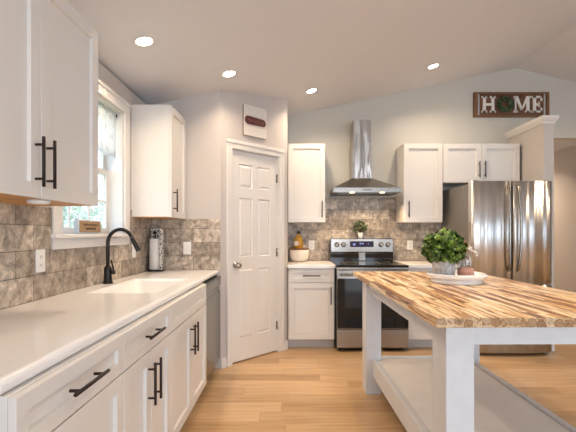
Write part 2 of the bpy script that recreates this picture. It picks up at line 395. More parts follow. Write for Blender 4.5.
# hall beyond the opening
bm = bmesh.new(); box(bm, 3.85, 3.97, YB, 8.0, 0, 2.44); struct('wall_hall', bm, PAINT)
bm = bmesh.new(); box(bm, 2.55, 3.97, 8.0, 8.1, 0, 2.56); struct('wall_hall_end', bm, PAINT)
bm = bmesh.new(); box(bm, 2.68, 2.80, YB+.12, 8.0, 0, 2.44); struct('wall_hall_side', bm, PAINT)
bm = bmesh.new(); box(bm, 2.55, 3.97, YB+.12, 8.0, 2.44, 2.56); struct('ceiling_hall', bm, CEIL)
bm = bmesh.new(); box(bm, 3.836, 3.85, YB+.02, 8.0, 0, .095, bev=.003); struct('baseboard_hall', bm, TRIM)
# baseboards of the pantry
def diag_root(name):
    o = bpy.data.objects.new(name, None); COL.objects.link(o); o.location = (AX, AY, 0); o.rotation_euler = (0, 0, PI/4); return o
bm = bmesh.new()
prism(bm, [dg(.0, -.013), dg(.058, -.013), dg(.058), dg(0)], 0, .095, .002)
prism(bm, [dg(.797, -.013), dg(.8627, -.013), dg(.8627, 0), dg(.797)], 0, .095, .002)
struct('baseboard_pantry', bm, TRIM)
bm = bmesh.new(); box(bm, 2.69, 2.80, 4.161, 4.174, 0, .095, bev=.003); struct('baseboard_partition', bm, TRIM)

# stone backsplash
bm = bmesh.new(); k = .008
box(bm, XL, XL+k, .88, 2.112, .914, 1.39); box(bm, XL, XL+k, 2.112, 3.118, .914, 1.163); box(bm, XL, XL+k, 3.118, AY, .914, 1.44)
obj('backsplash', bm, TILE_L, wl)
bm = bmesh.new(); box(bm, XL+k, AX-.003, AY-k, AY, .914, 1.385)
obj('backsplash', bm, TILE_P, bpy.data.objects['wall_pantry_side'])
bm = bmesh.new(); box(bm, BX, 1.84, YB-k, YB, .914, 1.38); box(bm, .40, 1.305, YB-k, YB, 1.38, 1.70)
obj('backsplash', bm, TILE_B, wb)

# pantry door: six raised panels
dr = diag_root('door_1'); dr['kind'] = 'structure'
def six_panel():
    bm = bmesh.new(); w = .60
    xs = [0, .095, .268, .332, .505, w]; zs = [.012, .235, .90, 1.02, 1.60, 1.70, 1.93, 2.052]
    V = {}
    for i, x in enumerate(xs):
        for j, z in enumerate(zs): V[i, j] = bm.verts.new((x, 0, z))
    panels = []
    for i in range(5):
        for j in range(7):
            f = bm.faces.new((V[i, j], V[i+1, j], V[i+1, j+1], V[i, j+1]))
            if i in (1, 3) and j in (1, 3, 5): panels.append(f)
    for f in panels:
        bmesh.ops.inset_region(bm, faces=[f], thickness=.014, depth=-.011)
        bmesh.ops.inset_region(bm, faces=[f], thickness=.004, depth=0)
        bmesh.ops.inset_region(bm, faces=[f], thickness=.024, depth=.009)
    bmesh.ops.recalc_face_normals(bm, faces=bm.faces[:])
    ed = [e for e in bm.edges if e.is_boundary]
    r = bmesh.ops.extrude_edge_only(bm, edges=ed); vs = [g for g in r['geom'] if isinstance(g, bmesh.types.BMVert)]
    for v in vs: v.co.y += .035
    bmesh.ops.contextual_create(bm, geom=[e for e in bm.edges if e.is_boundary])
    bmesh.ops.recalc_face_normals(bm, faces=bm.faces[:])
    return bm
slab = obj('door_slab', six_panel(), TRIM, dr, (.13, .022, 0))
bm = bmesh.new()
lathe(bm, [(0, 0), (.031, 0), (.031, .006), (.012, .01), (.011, .032), (.022, .038), (.029, .052), (.026, .066), (.012, .072), (0, .073)], (.185-.13, 0, .945), 24, Matrix.Rotation(PI/2, 4, 'X'))
obj('door_knob', bm, CHROME, slab)
for z in (.28, 1.05, 1.83):
    bm = bmesh.new(); tube(bm, [(.728-.13, -.012, z-.045), (.728-.13, -.012, z+.045)], .0065, 10); box(bm, .715-.13, .728-.13, -.004, .001, z-.043, z+.043)
    obj('hinge', bm, CHROME, slab)
bm = bmesh.new()      # casing with a stepped profile
for x0, x1 in ((.06, .125), (.735, .80)):
    inn, out = (x1, x0) if x0 < .4 else (x0, x1)
    box(bm, x0, x1, -.013, 0, 0, 2.06, bev=.003); a, c = sorted((out, out+(inn-out)*.35)); box(bm, a, c, -.021, -.012, 0, 2.0605, bev=.003)
box(bm, .06, .80, -.013, 0, 2.06, 2.135, bev=.003); box(bm, .055, .805, -.022, -.0, 2.108, 2.14, bev=.003)
box(bm, .125, .130, 0, .1, 0, 2.06); box(bm, .730, .735, 0, .1, 0, 2.06); box(bm, .125, .735, 0, .1, 2.055, 2.06)
obj('casing', bm, TRIM, dr)

# window over the sink
bm = bmesh.new()
C = .085
for y0, y1, z0, z1 in ((WY0-C, WY0, WZ0, WZ1), (WY1, WY1+C, WZ0, WZ1)): box(bm, XL, XL+.018, y0, y1, z0, z1, bev=.003)
box(bm, XL, XL+.018, WY0-C, WY1+C, WZ1, WZ1+C, bev=.003); box(bm, XL, XL+.028, WY0-C-.004, WY1+C+.004, WZ1+C-.022, WZ1+C, bev=.003)
box(bm, XL, XL+.018, WY0-C, WY1+C, 1.165, 1.226, bev=.003)                     # apron
win = struct('window_1', bm, TRIM)
bm = bmesh.new(); box(bm, XL-.112, XL+.035, WY0+.001, WY1-.001, 1.226, 1.250, bev=.003); box(bm, XL+.0, XL+.04, WY0-C-.012, WY1+C+.012, 1.226, 1.250, bev=.004)
obj('window_sill', bm, TRIM, win)
bm = bmesh.new()
for y0, y1, z0, z1 in ((WY0, WY0+.012, WZ0, WZ1), (WY1-.012, WY1, WZ0, WZ1), (WY0, WY1, WZ1-.012, WZ1)): box(bm, XL-.148, XL-.001, y0, y1, z0, z1)
obj('jamb', bm, TRIM, win)
mz = 1.715
for nm, x, z0, z1 in (('lower_sash', XL-.118, 1.25, mz+.02), ('upper_sash', XL-.142, mz-.02, WZ1-.012)):
    bm = bmesh.new(); y0, y1 = WY0+.012, WY1-.012; s = .042
    for a, b, c, d in ((y0, y0+s, z0, z1), (y1-s, y1, z0, z1), (y0+s, y1-s, z0, z0+s), (y0+s, y1-s, z1-s, z1)): box(bm, x-.012, x+.012, a, b, c, d, bev=.002)
    for q in (1, 2):
        yy = y0+s+(y1-y0-2*s)*q/3; box(bm, x-.006, x+.006, yy-.008, yy+.008, z0+s, z1-s)
    zz = (z0+z1)/2; box(bm, x-.0055, x+.0055, y0+s, y1-s, zz-.008, zz+.008)
    sa = obj(nm, bm, TRIM, win)
    bm = bmesh.new(); box(bm, x-.002, x+.002, y0+s, y1-s, z0+s, z1-s); obj('pane', bm, PANE, sa)

# ------------------------------------------------------------------ outside the window
bm = bmesh.new(); box(bm, -40, XL-.6, -20, 40, -.75, -.6); struct('ground', bm, GROUT)
def tree(x, y, h, r, label):
    t = thing('garden_tree', label, 'tree', (x, y, -.6))
    bm = bmesh.new(); tube(bm, [(0, 0, 0), (.05, 0, h*.4), (0, .06, h*.7)], [.11, .08, .05], 10); obj('trunk', bm, STEMM, t)
    bm = bmesh.new()
    for i in range(1100):
        d = rnd_dir(); p = Vector((0, 0, h*.66)) + Vector((d.x*r, d.y*r, d.z*h*.36))*random.random()**.4
        leaf(bm, p, rnd_dir(), rnd_dir(), random.uniform(.12, .22), .1)
    obj('foliage', bm, LEAFT, t)
tree(-5.2, 8.0, 3.0, 1.1, 'pale green tree seen through the panes of the sink window, nearer one')
tree(-8.5, 15.5, 4.2, 1.6, 'farther pale green tree seen through the sink window')

# ------------------------------------------------------------------ cabinets
def shaker(bm, x0, x1, z0, z1, yf, th=.019, st=.057, rec=.014):
    o = [(x0, z0), (x1, z0), (x1, z1), (x0, z1)]; e = .0025
    i = [(x0+st, z0+st), (x1-st, z0+st), (x1-st, z1-st), (x0+st, z1-st)]
    j = [(x0+st+e, z0+st+e), (x1-st-e, z0+st+e), (x1-st-e, z1-st-e), (x0+st+e, z1-st-e)]
    b = .0015
    o0 = [(x0+b, z0+b), (x1-b, z0+b), (x1-b, z1-b), (x0+b, z1-b)]
    R = []
    for pts, y in ((j, yf+rec), (i, yf), (o0, yf), (o, yf+b), (o, yf+th)): R.append([bm.verts.new((p[0], y, p[1])) for p in pts])
    fs = [bm.faces.new(R[0])]
    for a, c in zip(R, R[1:]):
        for k in range(4): fs.append(bm.faces.new((a[k], c[k], c[(k+1) % 4], a[(k+1) % 4])))
    fs.append(bm.faces.new(R[-1][::-1]))
    bmesh.ops.recalc_face_normals(bm, faces=fs)
def pull(parent, x, z, yf, L=.19, vert=True):
    bm = bmesh.new(); h = L/2; g = h-.03; off = .032
    ax = (lambda a: (x, yf-off, z+a)) if vert else (lambda a: (x+a, yf-off, z))
    tube(bm, [ax(-h), ax(h)], .0062, 14)
    for s in (-g, g):
        p = ax(s); tube(bm, [p, (p[0], yf+.001, p[2])], .005, 12)
    return obj('handle', bm, BRONZE, parent)
def front(kind, parent, x0, x1, z0, z1, yf, hx=None, hz=None, vert=True, st=.057, L=.19):
    bm = bmesh.new(); shaker(bm, x0, x1, z0, z1, yf, st=st)
    d = obj(kind, bm, CAB, parent)
    if hx is not None: pull(d, hx, hz, yf, L, vert)
    return d
# local frame of a cabinet: x along its width, front faces -y; y = 0 is the door face
def base_cab(label, loc, rz, w, depth, fronts, end=None):
    t = thing('base_cabinet', label, 'cabinet', loc, rz, 'white base cabinets')
    bm = bmesh.new()
    if end:            # open-topped box that leaves room for the sink bowl
        for d in ((0, .018, .02, depth, .1, .873), (w-.018, w, .02, depth, .1, .873), (.018, w-.018, .02, .038, .1, .873), (.018, w-.018, depth-.01, depth, .1, .873), (.018, w-.018, .038, depth-.01, .1, .118)): box(bm, *d)
    else: box(bm, 0, w, .020, depth, .10, .873, bev=.001)
    obj('carcass', bm, CAB, t)
    bm = bmesh.new(); box(bm, 0, w, .085, depth-.02, 0, .10); obj('toe_kick', bm, GREYW, t)
    for f in fronts: front(f[0], t, *f[1:5], 0.0, *f[5:])
    return t
g = .002; XF = -.643
LW = XL+.001
DL = XF-LW                               # depth of the left run
base_cab('white base cabinet at the near end of the sink counter, drawer over one wide door', (XF, .915, 0), PI/2, .594, DL,
         [('drawer', g, .594-g, .722, .868, .297, .795, False, .045, .20), ('door', g, .594-g, .108, .716, .06, .40, True)])
base_cab('white base cabinet with a drawer over two doors, second along the sink counter', (XF, 1.5095, 0), PI/2, .590, DL,
         [('drawer', g, .59-g, .722, .868, .295, .795, False, .045, .19), ('door', g,   .293, .108, .716, .258, .575, True), ('door', .297, .59-g, .108, .716, .332, .575, True)])
base_cab('white sink base cabinet with plain false drawer front, beside the dishwasher', (XF, 2.10, 0), PI/2, .882, DL,
         [('drawer_front', g, .882-g, .722, .868, None, None, False, .045), ('door', g, .439, .108, .716, .403, .575, True), ('door', .443, .882-g, .108, .716, .479, .575, True)], True)
YF = 4.23
base_cab('white base cabinet between the pantry corner and the range', (BX+.008, YF, 0), 0, .505, .645,
         [('drawer', .01, .495, .722, .868, .2525, .795, False, .045, .19), ('door', .01, .495, .108, .716, .462, .58, True)])
base_cab('white base cabinet right of the range, mostly behind the butcher block table', (1.262, YF, 0), 0, .545, .645,
         [('drawer', g, .543, .722, .868, .272, .795, False, .045, .19), ('door', g, .543, .108, .716, .045, .58, True)])

def wall_cab(label, loc, rz, w, depth, z0, z1, doors, under=CAB):
    t = thing('wall_cabinet', label, 'cabinet', (loc[0], loc[1], z0), rz, 'white wall cabinets')
    h = z1-z0
    bm = bmesh.new(); box(bm, 0, w, .020, depth, 0.004, h, bev=.001); obj('carcass', bm, CAB, t)
    bm = bmesh.new(); box(bm, .002, w-.002, .022, depth-.002, 0, .004); obj('underside', bm, under, t)
    for d in doors: front('door', t, d[0], d[1], .0, h-.002, 0, d[2], d[3], True)
    return t
XU = -.967
DU = XU-LW
lc = wall_cab('large white two-door wall cabinet in the near left foreground', (XU, 1.065, 0), PI/2, .905, DU, 1.39, 2.262,
         [(.002, .4505, .418, .135), (.4545, .903, .487, .135)], RAW)
t = thing('puck_light', 'round white puck light under the near left wall cabinet', 'light', (-1.03, 1.60, 1.3735))
bm = bmesh.new(); lathe(bm, [(0, 0), (.035, 0), (.042, .006), (.042, .016), (0, .016)]); obj('housing', bm, PLAST, t)
wall_cab('narrow white wall cabinet between the window and the pantry', (XU-.002, 3.18, 0), PI/2, .44, DU-.002, 1.383, 2.297, [(.002, .43, .05, .14)], RAW)
YU = 4.55
DB = YB-YU-.001
wall_cab('white single-door wall cabinet left of the range hood', (BX+.004, YU, 0), 0, .435, DB, 1.38, 2.294, [(.004, .431, .395, .15)])
wall_cab('tall white single-door wall cabinet right of the range hood', (1.308, YU, 0), 0, .455, DB, 1.38, 2.294, [(.003, .452, .055, .15)])
wall_cab('short white two-door wall cabinet above the fridge', (1.766, YU, 0), 0, .892, DB, 1.841, 2.294, [(.003, .4445, .413, .15), (.4475, .889, .48, .15)])

# ------------------------------------------------------------------ countertops, sink, faucet
CT = .914
SX0, SX1, SY0, SY1 = -1.165, -.765, 2.22, 2.925
def slab_edge(bm, pts, **k): pass
bm = bmesh.new()
XE = -.668; x0 = XL+.009
def nose(bm, y0, y1):      # rounded front edge
    r = .018; pts = [(-.70, .874)]
    for i in range(9):
        a = -PI/2 + PI*i/8; pts.append((XE-r+r*math.cos(a), .894+.02*math.sin(a)))
    pts.append((-.70, .914)); extr(bm, pts, 'y', y0, y1)
Y0, Y1 = .905, AY-.009
box(bm, x0, -.70, Y0, SY0, .874, CT); box(bm, x0, SX0, SY0, SY1, .874, CT); box(bm, SX1, -.70, SY0, SY1, .874, CT); box(bm, x0, -.70, SY1, Y1, .874, CT)
nose(bm, Y0, Y1)
tag(obj('countertop', bm, QUARTZ), 'long white countertop with rounded edge along the window wall', 'countertop')
t = thing('kitchen_sink', 'white undermount sink in the counter below the window', 'sink', ((SX0+SX1)/2, (SY0+SY1)/2, .70))
bm = bmesh.new()
hx, hy = (SX1-SX0)/2, (SY1-SY0)/2
def rr(hx, hy, r, z, n=6):
    out = []
    for cxs, cys, a0 in ((1, 1, 0), (-1, 1, PI/2), (-1, -1, PI), (1, -1, 1.5*PI)):
        for i in range(n+1):
            a = a0 + PI/2*i/n; out.append((cxs*(hx-r)+r*math.cos(a), cys*(hy-r)+r*math.sin(a), z))
    return out
loops = [rr(hx-.0005, hy-.0005, .012, .2135), rr(hx-.008, hy-.008, .03, .209), rr(hx-.016, hy-.016, .05, .19), rr(hx-.03, hy-.03, .06, .03), rr(hx-.06, hy-.06, .06, .006), rr(.03, .03, .0299, .002)]
LV = [[bm.verts.new(p) for p in L] for L in loops]
for a, c in zip(LV, LV[1:]):
    for i in range(len(a)): bm.faces.new((a[i], a[(i+1) % len(a)], c[(i+1) % len(a)], c[i])).smooth = True
bm.faces.new(LV[-1]); bmesh.ops.recalc_face_normals(bm, faces=bm.faces[:])
for f in bm.faces: f.normal_flip() if f.normal.z < -.5 else None
obj('basin', bm, SINKM, t)
bm = bmesh.new(); lathe(bm, [(0, .0045), (.03, .0045), (.04, .006), (.042, .004), (.042, .0025)]); obj('drain', bm, CHROME, t)
t = thing('kitchen_faucet', 'matte black gooseneck faucet with side lever behind the sink', 'faucet', (-1.237, 2.647, CT))
bm = bmesh.new(); lathe(bm, [(0, 0), (.034, 0), (.034, .006), (.029, .012), (.026, .05), (.024, .10), (.019, .115), (.014, .12), (0, .12)]); obj('base', bm, BLACKM, t)
bm = bmesh.new(); pts = [(0, 0, .118), (0, 0, .24)]
R = .085
for i in range(17):
    a = PI - (PI*.86)*i/16; pts.append((R+R*math.cos(a)+.0, 0, .27+R*math.sin(a)*1.12))
tube(bm, pts, .0125, 16); obj('spout', bm, BLACKM, t)
e = Vector(pts[-1]); d = (Vector(pts[-1])-Vector(pts[-2])).normalized()
bm = bmesh.new(); tube(bm, [e-d*.004, e+d*.02, e+d*.06, e+d*.10, e+d*.104], [.0135, .014, .015, .0165, .014], 18); obj('spray_head', bm, BLACKM, t)
bm = bmesh.new(); tube(bm, [(.012, 0, .075), (.048, -.004, .075)], .014, 14); tube(bm, [(.040, -.004, .08), (.036, -.006, .12), (.026, -.008, .16)], [.007, .006, .005], 10); obj('lever', bm, BLACKM, t)
bm = bmesh.new(); box(bm, BX+.002, .477, YF-.03, YB-.009, .874, CT, bev=.006); tag(obj('countertop', bm, QUARTZ), 'short white countertop between the pantry corner and the range', 'countertop')
bm = bmesh.new(); box(bm, 1.249, 1.812, YF-.03, YB-.009, .874, CT, bev=.006); tag(obj('countertop', bm, QUARTZ), 'white countertop between the range and the fridge', 'countertop')

# ------------------------------------------------------------------ dishwasher
t = thing('dishwasher', 'stainless dishwasher at the pantry end of the sink counter', 'dishwasher', (XF, 2.985, 0), PI/2)
B('body', DARK, t, .004, .600, .03, .60, .10, .868)
bm = bmesh.new(); extr(bm, [(.004, .115), (.004, .72), (.016, .745), (.016, .775), (.0, .79), (.0, .862), (.03, .862), (.03, .115)], 'x', .004, .598, .0015); obj('door', bm, STEELD, t)
B('control_strip', BLACKG, t, .004, .598, -.001, .0, .84, .860, bev=0)
B('toe_panel', DARK, t, .004, .600, .07, .09, .004, .10)
# ------------------------------------------------------------------ range
t = thing('electric_range', 'stainless electric range with black oven door under the hood', 'stove', (.481, 4.13, 0))
w = .762
B('body', DARK, t, .004, w-.004, .035, .70, .03, .895)
bm = bmesh.new(); box(bm, 0, w, .0, .63, .893, .916, bev=.004); ck = obj('cooktop', bm, BLACKG, t)
for x, y, r in ((.2, .17, .11), (.2, .45, .085), (.56, .17, .085), (.56, .45, .11)):
    bm = bmesh.new(); lathe(bm, [(r, .9161), (r, .9166), (r-.004, .9166), (r-.004, .9161)], (x, y, 0), 40); obj('burner_ring', bm, GREYSIDE, ck)
B('front_trim', STEEL, t, 0, w, .004, .035, .868, .892)
od = B('oven_door', STEEL, t, .003, w-.003, 0, .035, .245, .862, bev=.004)
B('door_glass', BLACKG, od, .006, w-.006, -.004, .0, .252, .775, bev=.001)
bm = bmesh.new(); tube(bm, [(.04, -.045, .815), (w-.04, -.045, .815)], .012, 14)
for x in (.07, w-.07): tube(bm, [(x, -.045, .815), (x, .001, .815)], .009, 10)
obj('oven_handle', bm, STEEL, od)
B('storage_drawer', STEEL, t, .003, w-.003, 0, .035, .045, .238, bev=.004)
B('side_panel', DARK, t, -.001, .004, .036, .70, .03, .893, bev=0); B('side_panel', DARK, t, w-.004, w+.001, .036, .70, .03, .893, bev=0)
for x in (.06, w-.06):
    bm = bmesh.new(); lathe(bm, [(0, 0), (.02, 0), (.02, .035), (0, .035)], (x, .12, 0), 16); obj('foot', bm, DARK, t)
bm = bmesh.new(); extr(bm, [(.632, .915), (.632, 1.19), (.735, 1.19), (.735, .895), (.705, .895), (.705, .915)], 'x', 0, w, .004); bg_ = obj('backguard', bm, BLACKG, t)
B('control_panel', STEEL, bg_, .004, w-.004, .622, .634, 1.025, 1.182, bev=.003)
B('display', LCD, bg_, .235, .52, .618, .624, 1.085, 1.155, bev=.001)
for x0_, x1_, z0_, z1_ in ((.27, .30, 1.105, 1.13), (.35, .372, 1.118, 1.135), (.378, .40, 1.118, 1.135), (.45, .462, 1.12, 1.13)):
    bm = bmesh.new(); box(bm, x0_, x1_, .617, .6185, z0_, z1_); obj('display_digit', bm, LCDON, bg_)
for x in (.075, .155, .61, .695):
    bm = bmesh.new(); lathe(bm, [(0, 0), (.031, 0), (.031, .005), (.026, .008), (.024, .03), (.021, .034), (0, .034)], (x, .623, 1.113), 24, Matrix.Rotation(PI/2, 4, 'X')); box(bm, x-.004, x+.004, .583, .595, 1.092, 1.134, bev=.001)
    obj('knob', bm, STEEL, bg_)
bm = bmesh.new(); box(bm, .34, .42, .622, .634, .92, 1.02, bev=.003); obj('center_reflection_plate', bm, STEEL, bg_)  # made-up plate standing in for a reflection in the black glass

# ------------------------------------------------------------------ hood
t = thing('range_hood', 'stainless chimney range hood over the stove', 'range hood', (.478, 4.40, 1.715))
w, dp = .762, YB-4.40-.009
bm = bmesh.new()
def fr(x0, x1, y0, y1, z): return [(x0, y0, z), (x1, y0, z), (x1, y1, z), (x0, y1, z)]
c0, c1 = .247, .467; cy0 = .20
LP = [fr(.012, w-.012, .012, dp, .004), fr(0, w, 0, dp, 0), fr(0, w, 0, dp, .05), fr(c0-.012, c1+.012, cy0-.012, dp, .178), fr(c0-.012, c1+.012, cy0-.012, dp, .186)]
LV = [[bm.verts.new(p) for p in L] for L in LP]
for a, c in zip(LV, LV[1:]):
    for i in range(4): bm.faces.new((a[i], a[(i+1) % 4], c[(i+1) % 4], c[i]))
bm.faces.new(LV[-1]); bm.faces.new(LV[0][::-1]); bmesh.ops.recalc_face_normals(bm, faces=bm.faces[:])
obj('canopy', bm, STEEL, t)
bm = bmesh.new(); box(bm, c0, c1, cy0, dp, .184, .56, bev=.002); obj('chimney', bm, STEELC, t)
bm = bmesh.new(); box(bm, c0+.006, c1-.006, cy0+.006, dp, .56, .872, bev=.002); obj('upper_chimney', bm, STEELC, t)
for x0_, x1_ in ((.05, .376), (.386, .712)):
    bm = bmesh.new()
    box(bm, x0_, x1_, .10, dp-.04, -.002, .005)
    for i in range(9):
        xx = x0_+.02+i*(x1_-x0_-.04)/8; box(bm, xx-.004, xx+.004, .11, dp-.05, -.004, -.001)
    obj('grease_filter', bm, STEELD, t)
for x in (.215, .56):
    bm = bmesh.new(); lathe(bm, [(0, -.004), (.026, -.004), (.03, .002), (0, .003)], (x, .055, 0), 20); o = obj('hood_lamp', bm, HLAMP, t)
    area('hood_light', (x, .055, -.012), (0, 0, 0), .05, .05, 4.5, (1, .72, .42), 'DISK', t)
bm = bmesh.new(); box(bm, .33, .43, -.003, .001, .018, .034, bev=.001); obj('control_buttons', bm, STEELD, t)

# ------------------------------------------------------------------ fridge
t = thing('refrigerator', 'tall stainless french-door refrigerator beside the partition wall', 'refrigerator', (1.843, 4.0, 0))
w = .826
B('body', GREYSIDE, t, .004, w-.004, .085, .80, .03, 1.765, bev=.004)
def fdoor(x0, x1, z0, z1):
    bm = bmesh.new(); pts = [(x0, .078), (x1, .078)]
    n = 14
    for i in range(n+1):
        x = x1+(x0-x1)*i/n; u = (x-w/2)/(w/2); v = (x-(x0+x1)/2)/((x1-x0)/2)
        pts.append((x, -.020*(1-u*u) + .012*abs(v)**8 ))
    t_ = bmesh.new(); prism(t_, pts, z0, z1)
    for f in t_.faces: f.smooth = abs(f.normal.z) < .5 and f.normal.y < -.3
    merge(bm, t_); return bm
dl = obj('left_door', fdoor(.002, w/2-.003, .735, 1.785), STEELF, t)
drr = obj('right_door', fdoor(w/2+.003, w-.002, .735, 1.785), STEELF, t)
fz = obj('freezer_drawer', fdoor(.002, w-.002, .034, .725), STEELF, t)
B('toe_grille', DARK, t, .02, w-.02, .085, .10, .004, .03)
for par, x, s in ((dl, w/2-.045, -1), (drr, w/2+.045, 1)):
    bm = bmesh.new(); pts = [(x, -.003, 1.735)]
    for i in range(13):
        u = i/12*2-1; pts.append((x+s*.012*(1-u*u), -.035-.03*(1-u*u), 1.30-u*.42))
    pts.append((x, -.003, .865)); tube(bm, pts, .0125, 14); obj('door_handle', bm, STEEL, par)
bm = bmesh.new(); tube(bm, [(.1, -.005, .66)]+[(.1+.63*i/10, -.05-.012*math.sin(PI*i/10), .66) for i in range(11)]+[(.73, -.005, .66)], .0125, 14); obj('drawer_handle', bm, STEEL, fz)
for x in (.05, w-.05): B('hinge_cap', GREYSIDE, t, x-.03, x+.03, .02, .12, 1.7655, 1.795, bev=.004)

# ------------------------------------------------------------------ butcher block table
t = thing('kitchen_table', 'butcher block topped work table with white legs and low shelf', 'table', (.562, 1.52, 0), math.radians(.9))
TW, TL = 1.02, 1.84; TZ = .925
bm = bmesh.new(); box(bm, 0, TW, 0, TL, TZ-.038, TZ, bev=.003); obj('tabletop', bm, BLOCK, t)
LX, LY = .118, .15
for y, sh in ((.085, .028), (TL-.165-LY, 0)):
    for x in (.046+sh, TW-.085-LX+sh):
        bm = bmesh.new(); box(bm, x, x+LX, y, y+LY, 0, TZ-.038, bev=.004); obj('leg', bm, TABLEP, t)
xa, xb = .046, TW-.085; ya, yb = .085, TL-.165
bm = bmesh.new()
for a, b, c, d in ((xa+.03, xa+.055, ya+LY, yb-LY), (xb-.055, xb-.03, ya+LY, yb-LY)): box(bm, a, b, c, d, TZ-.14, TZ-.038, bev=.002)
for c, d in ((ya+.04, ya+.065), (yb-.065, yb-.04)): box(bm, xa+LX, xb-LX, c, d, TZ-.14, TZ-.038, bev=.002)
obj('apron', bm, TABLEP, t)
bm = bmesh.new()
for a, b in ((xa+.05, xa+.09), (xb-.09, xb-.05)): box(bm, a, b, ya+LY, yb-LY, .142, .272, bev=.004)
for c, d in ((ya+.05, ya+.09), (yb-.09, yb-.05)): box(bm, xa+LX, xb-LX, c, d, .142, .272, bev=.004)
obj('shelf_rail', bm, TABLEP, t)
bm = bmesh.new(); box(bm, xa+.091, xb-.091, ya+LY+.001, yb-LY-.001, .235, .262, bev=.002); box(bm, xa+LX+.001, xb-LX-.001, ya+.091, yb-.091, .2355, .2615)
obj('shelf', bm, SHELFP, t)

# ------------------------------------------------------------------ on the table
TR = (1.108, 2.63, TZ)
t = thing('serving_tray', 'round white beaded tray on the butcher block table', 'tray', TR)
bm = bmesh.new(); lathe(bm, [(0, 0), (.158, 0), (.163, .004), (.160, .022), (.150, .028), (.158, .032), (.180, .034), (.184, .042), (.182, .060), (.178, .064), (.172, .062), (.168, .040), (0, .036)], n=64); obj('plate', bm, CERAM, t)
for k_ in range(1):
    bm = bmesh.new()
    for i in range(72):
        a = 2*PI*i/72
        lathe(bm, [(0, -.0055), (.0039, -.0039), (.0055, 0), (.0039, .0039), (0, .0055)], (.185*math.cos(a), .185*math.sin(a), .051), 8)
    o = obj('beading', bm, CERAM, t)
TT = TZ+.0365
def foliage_ball(bm, c, r, n, L, Wd, sq=1.0, low=-.75):
    for i in range(n):
        d = rnd_dir()
        if d.z < low: continue
        rad = r*random.uniform(.68, .93)
        p = Vector(c)+Vector((d.x*rad, d.y*rad, d.z*rad*sq))
        dd = (d + rnd_dir()*.9).normalized()
        leaf(bm, p, dd, (d+rnd_dir()*.4).normalized(), L*random.uniform(.7, 1.15), Wd*random.uniform(.8, 1.1))
t = thing('potted_plant', 'bushy green plant in a mottled grey pot on the white tray', 'plant', (1.012, 2.60, TT+.0005))
bm = bmesh.new(); lathe(bm, [(0, 0), (.062, 0), (.067, .004), (.076, .10), (.078, .112), (.074, .112), (.070, .10), (0, .098)], n=40); obj('pot', bm, CONCR, t)
bm = bmesh.new(); lathe(bm, [(0, .108), (.069, .106), (.06, .099), (0, .0985)], n=20); obj('soil', bm, STEMM, t)
bm = bmesh.new(); foliage_ball(bm, (0, 0, .192), .132, 900, .038, .032, .86)
foliage_ball(bm, (0, 0, .19), .10, 400, .04, .028, .85)
obj('foliage', bm, LEAF, t)
bm = bmesh.new()
for i in range(14):
    d = rnd_dir(); tube(bm, [(0, 0, .1), (d.x*.04, d.y*.04, .15), (d.x*.09, d.y*.09, .19+d.z*.06)], .002, 6)
obj('stems', bm, STEMM, t)
JX, JY = 1.158, 2.60
t = thing('glass_jar', 'clear glass jar with pink salt in its base on the white tray', 'jar', (JX, JY, TT+.0005))
bm = bmesh.new(); lathe(bm, [(0, 0), (.05, 0), (.054, .004), (.054, .125), (.047, .145), (.047, .165), (.044, .165), (.044, .146), (.051, .124), (.051, .006), (0, .005)], n=40); obj('jar_glass', bm, JARG, t)
bm = bmesh.new(); lathe(bm, [(0, .0055), (.0505, .0055), (.0505, .058), (.03, .064), (0, .062)], n=40); obj('salt', bm, PINK, t)
t = thing('wooden_scoop', 'brown wooden scoop handle sticking up out of the glass jar', 'scoop', (JX, JY, TT+.066))
bm = bmesh.new(); tube(bm, [(.022, -.01, 0), (.010, -.006, .07), (-.004, 0, .143)], [.006, .006, .007], 10); obj('shaft', bm, TANW, t)
bm = bmesh.new(); lathe(bm, [(0, -.02), (.011, -.014), (.0155, 0), (.011, .016), (0, .021)], (-.006, 0, .156), 16); obj('knob_end', bm, BROWNW, t)
t = thing('wooden_bead', 'pale wooden bead cluster draped over the glass jar rim', 'beads', (JX+.032, JY-.012, TT+.166))
bm = bmesh.new()
for dx, dy, dz in ((0, 0, .009), (.012, -.01, .007), (-.012, .004, .021), (-.002, .002, .027), (.021, -.02, -.004), (.024, -.024, -.020)):
    lathe(bm, [(0, -.010), (.007, -.007), (.010, 0), (.007, .007), (0, .010)], (dx, dy, dz), 14)
obj('beads', bm, CREAM, t)

# ------------------------------------------------------------------ on the counters
t = thing('paper_towel_holder', 'black paper towel holder with roll and spotted metal guard in the counter corner', 'paper towel holder', (-1.212, 3.515, CT))
bm = bmesh.new(); lathe(bm, [(0, 0), (.074, 0), (.076, .006), (.072, .014), (0, .014)], n=40); obj('base', bm, BLACKM, t)
bm = bmesh.new(); lathe(bm, [(0, .014), (.006, .014), (.006, .33), (.012, .335), (.014, .348), (0, .358)], (-.006, 0, 0), 16); obj('post', bm, BLACKM, t)
bm = bmesh.new(); lathe(bm, [(.018, .016), (.046, .016), (.048, .02), (.048, .286), (.045, .29), (.018, .29), (.018, .016)], (-.006, -.004, 0), 36); obj('paper_roll', bm, PAPER, t)
bm = bmesh.new(); n = 20; ro, ri = .066, .0635; a0, a1 = -.75, 2.6
V = []
for i in range(n+1):
    a = a0+(a1-a0)*i/n
    V.append([bm.verts.new((r*math.cos(a), r*math.sin(a), z)) for r, z in ((ro, .014), (ro, .38), (ri, .38), (ri, .014))])
for A_, B_ in zip(V, V[1:]):
    for i in range(4): bm.faces.new((A_[i], B_[i], B_[(i+1) % 4], A_[(i+1) % 4]))
bm.faces.new(V[0]); bm.faces.new(V[-1][::-1]); bmesh.ops.recalc_face_normals(bm, faces=bm.faces[:])
obj('guard_panel', bm, SPOT, t)
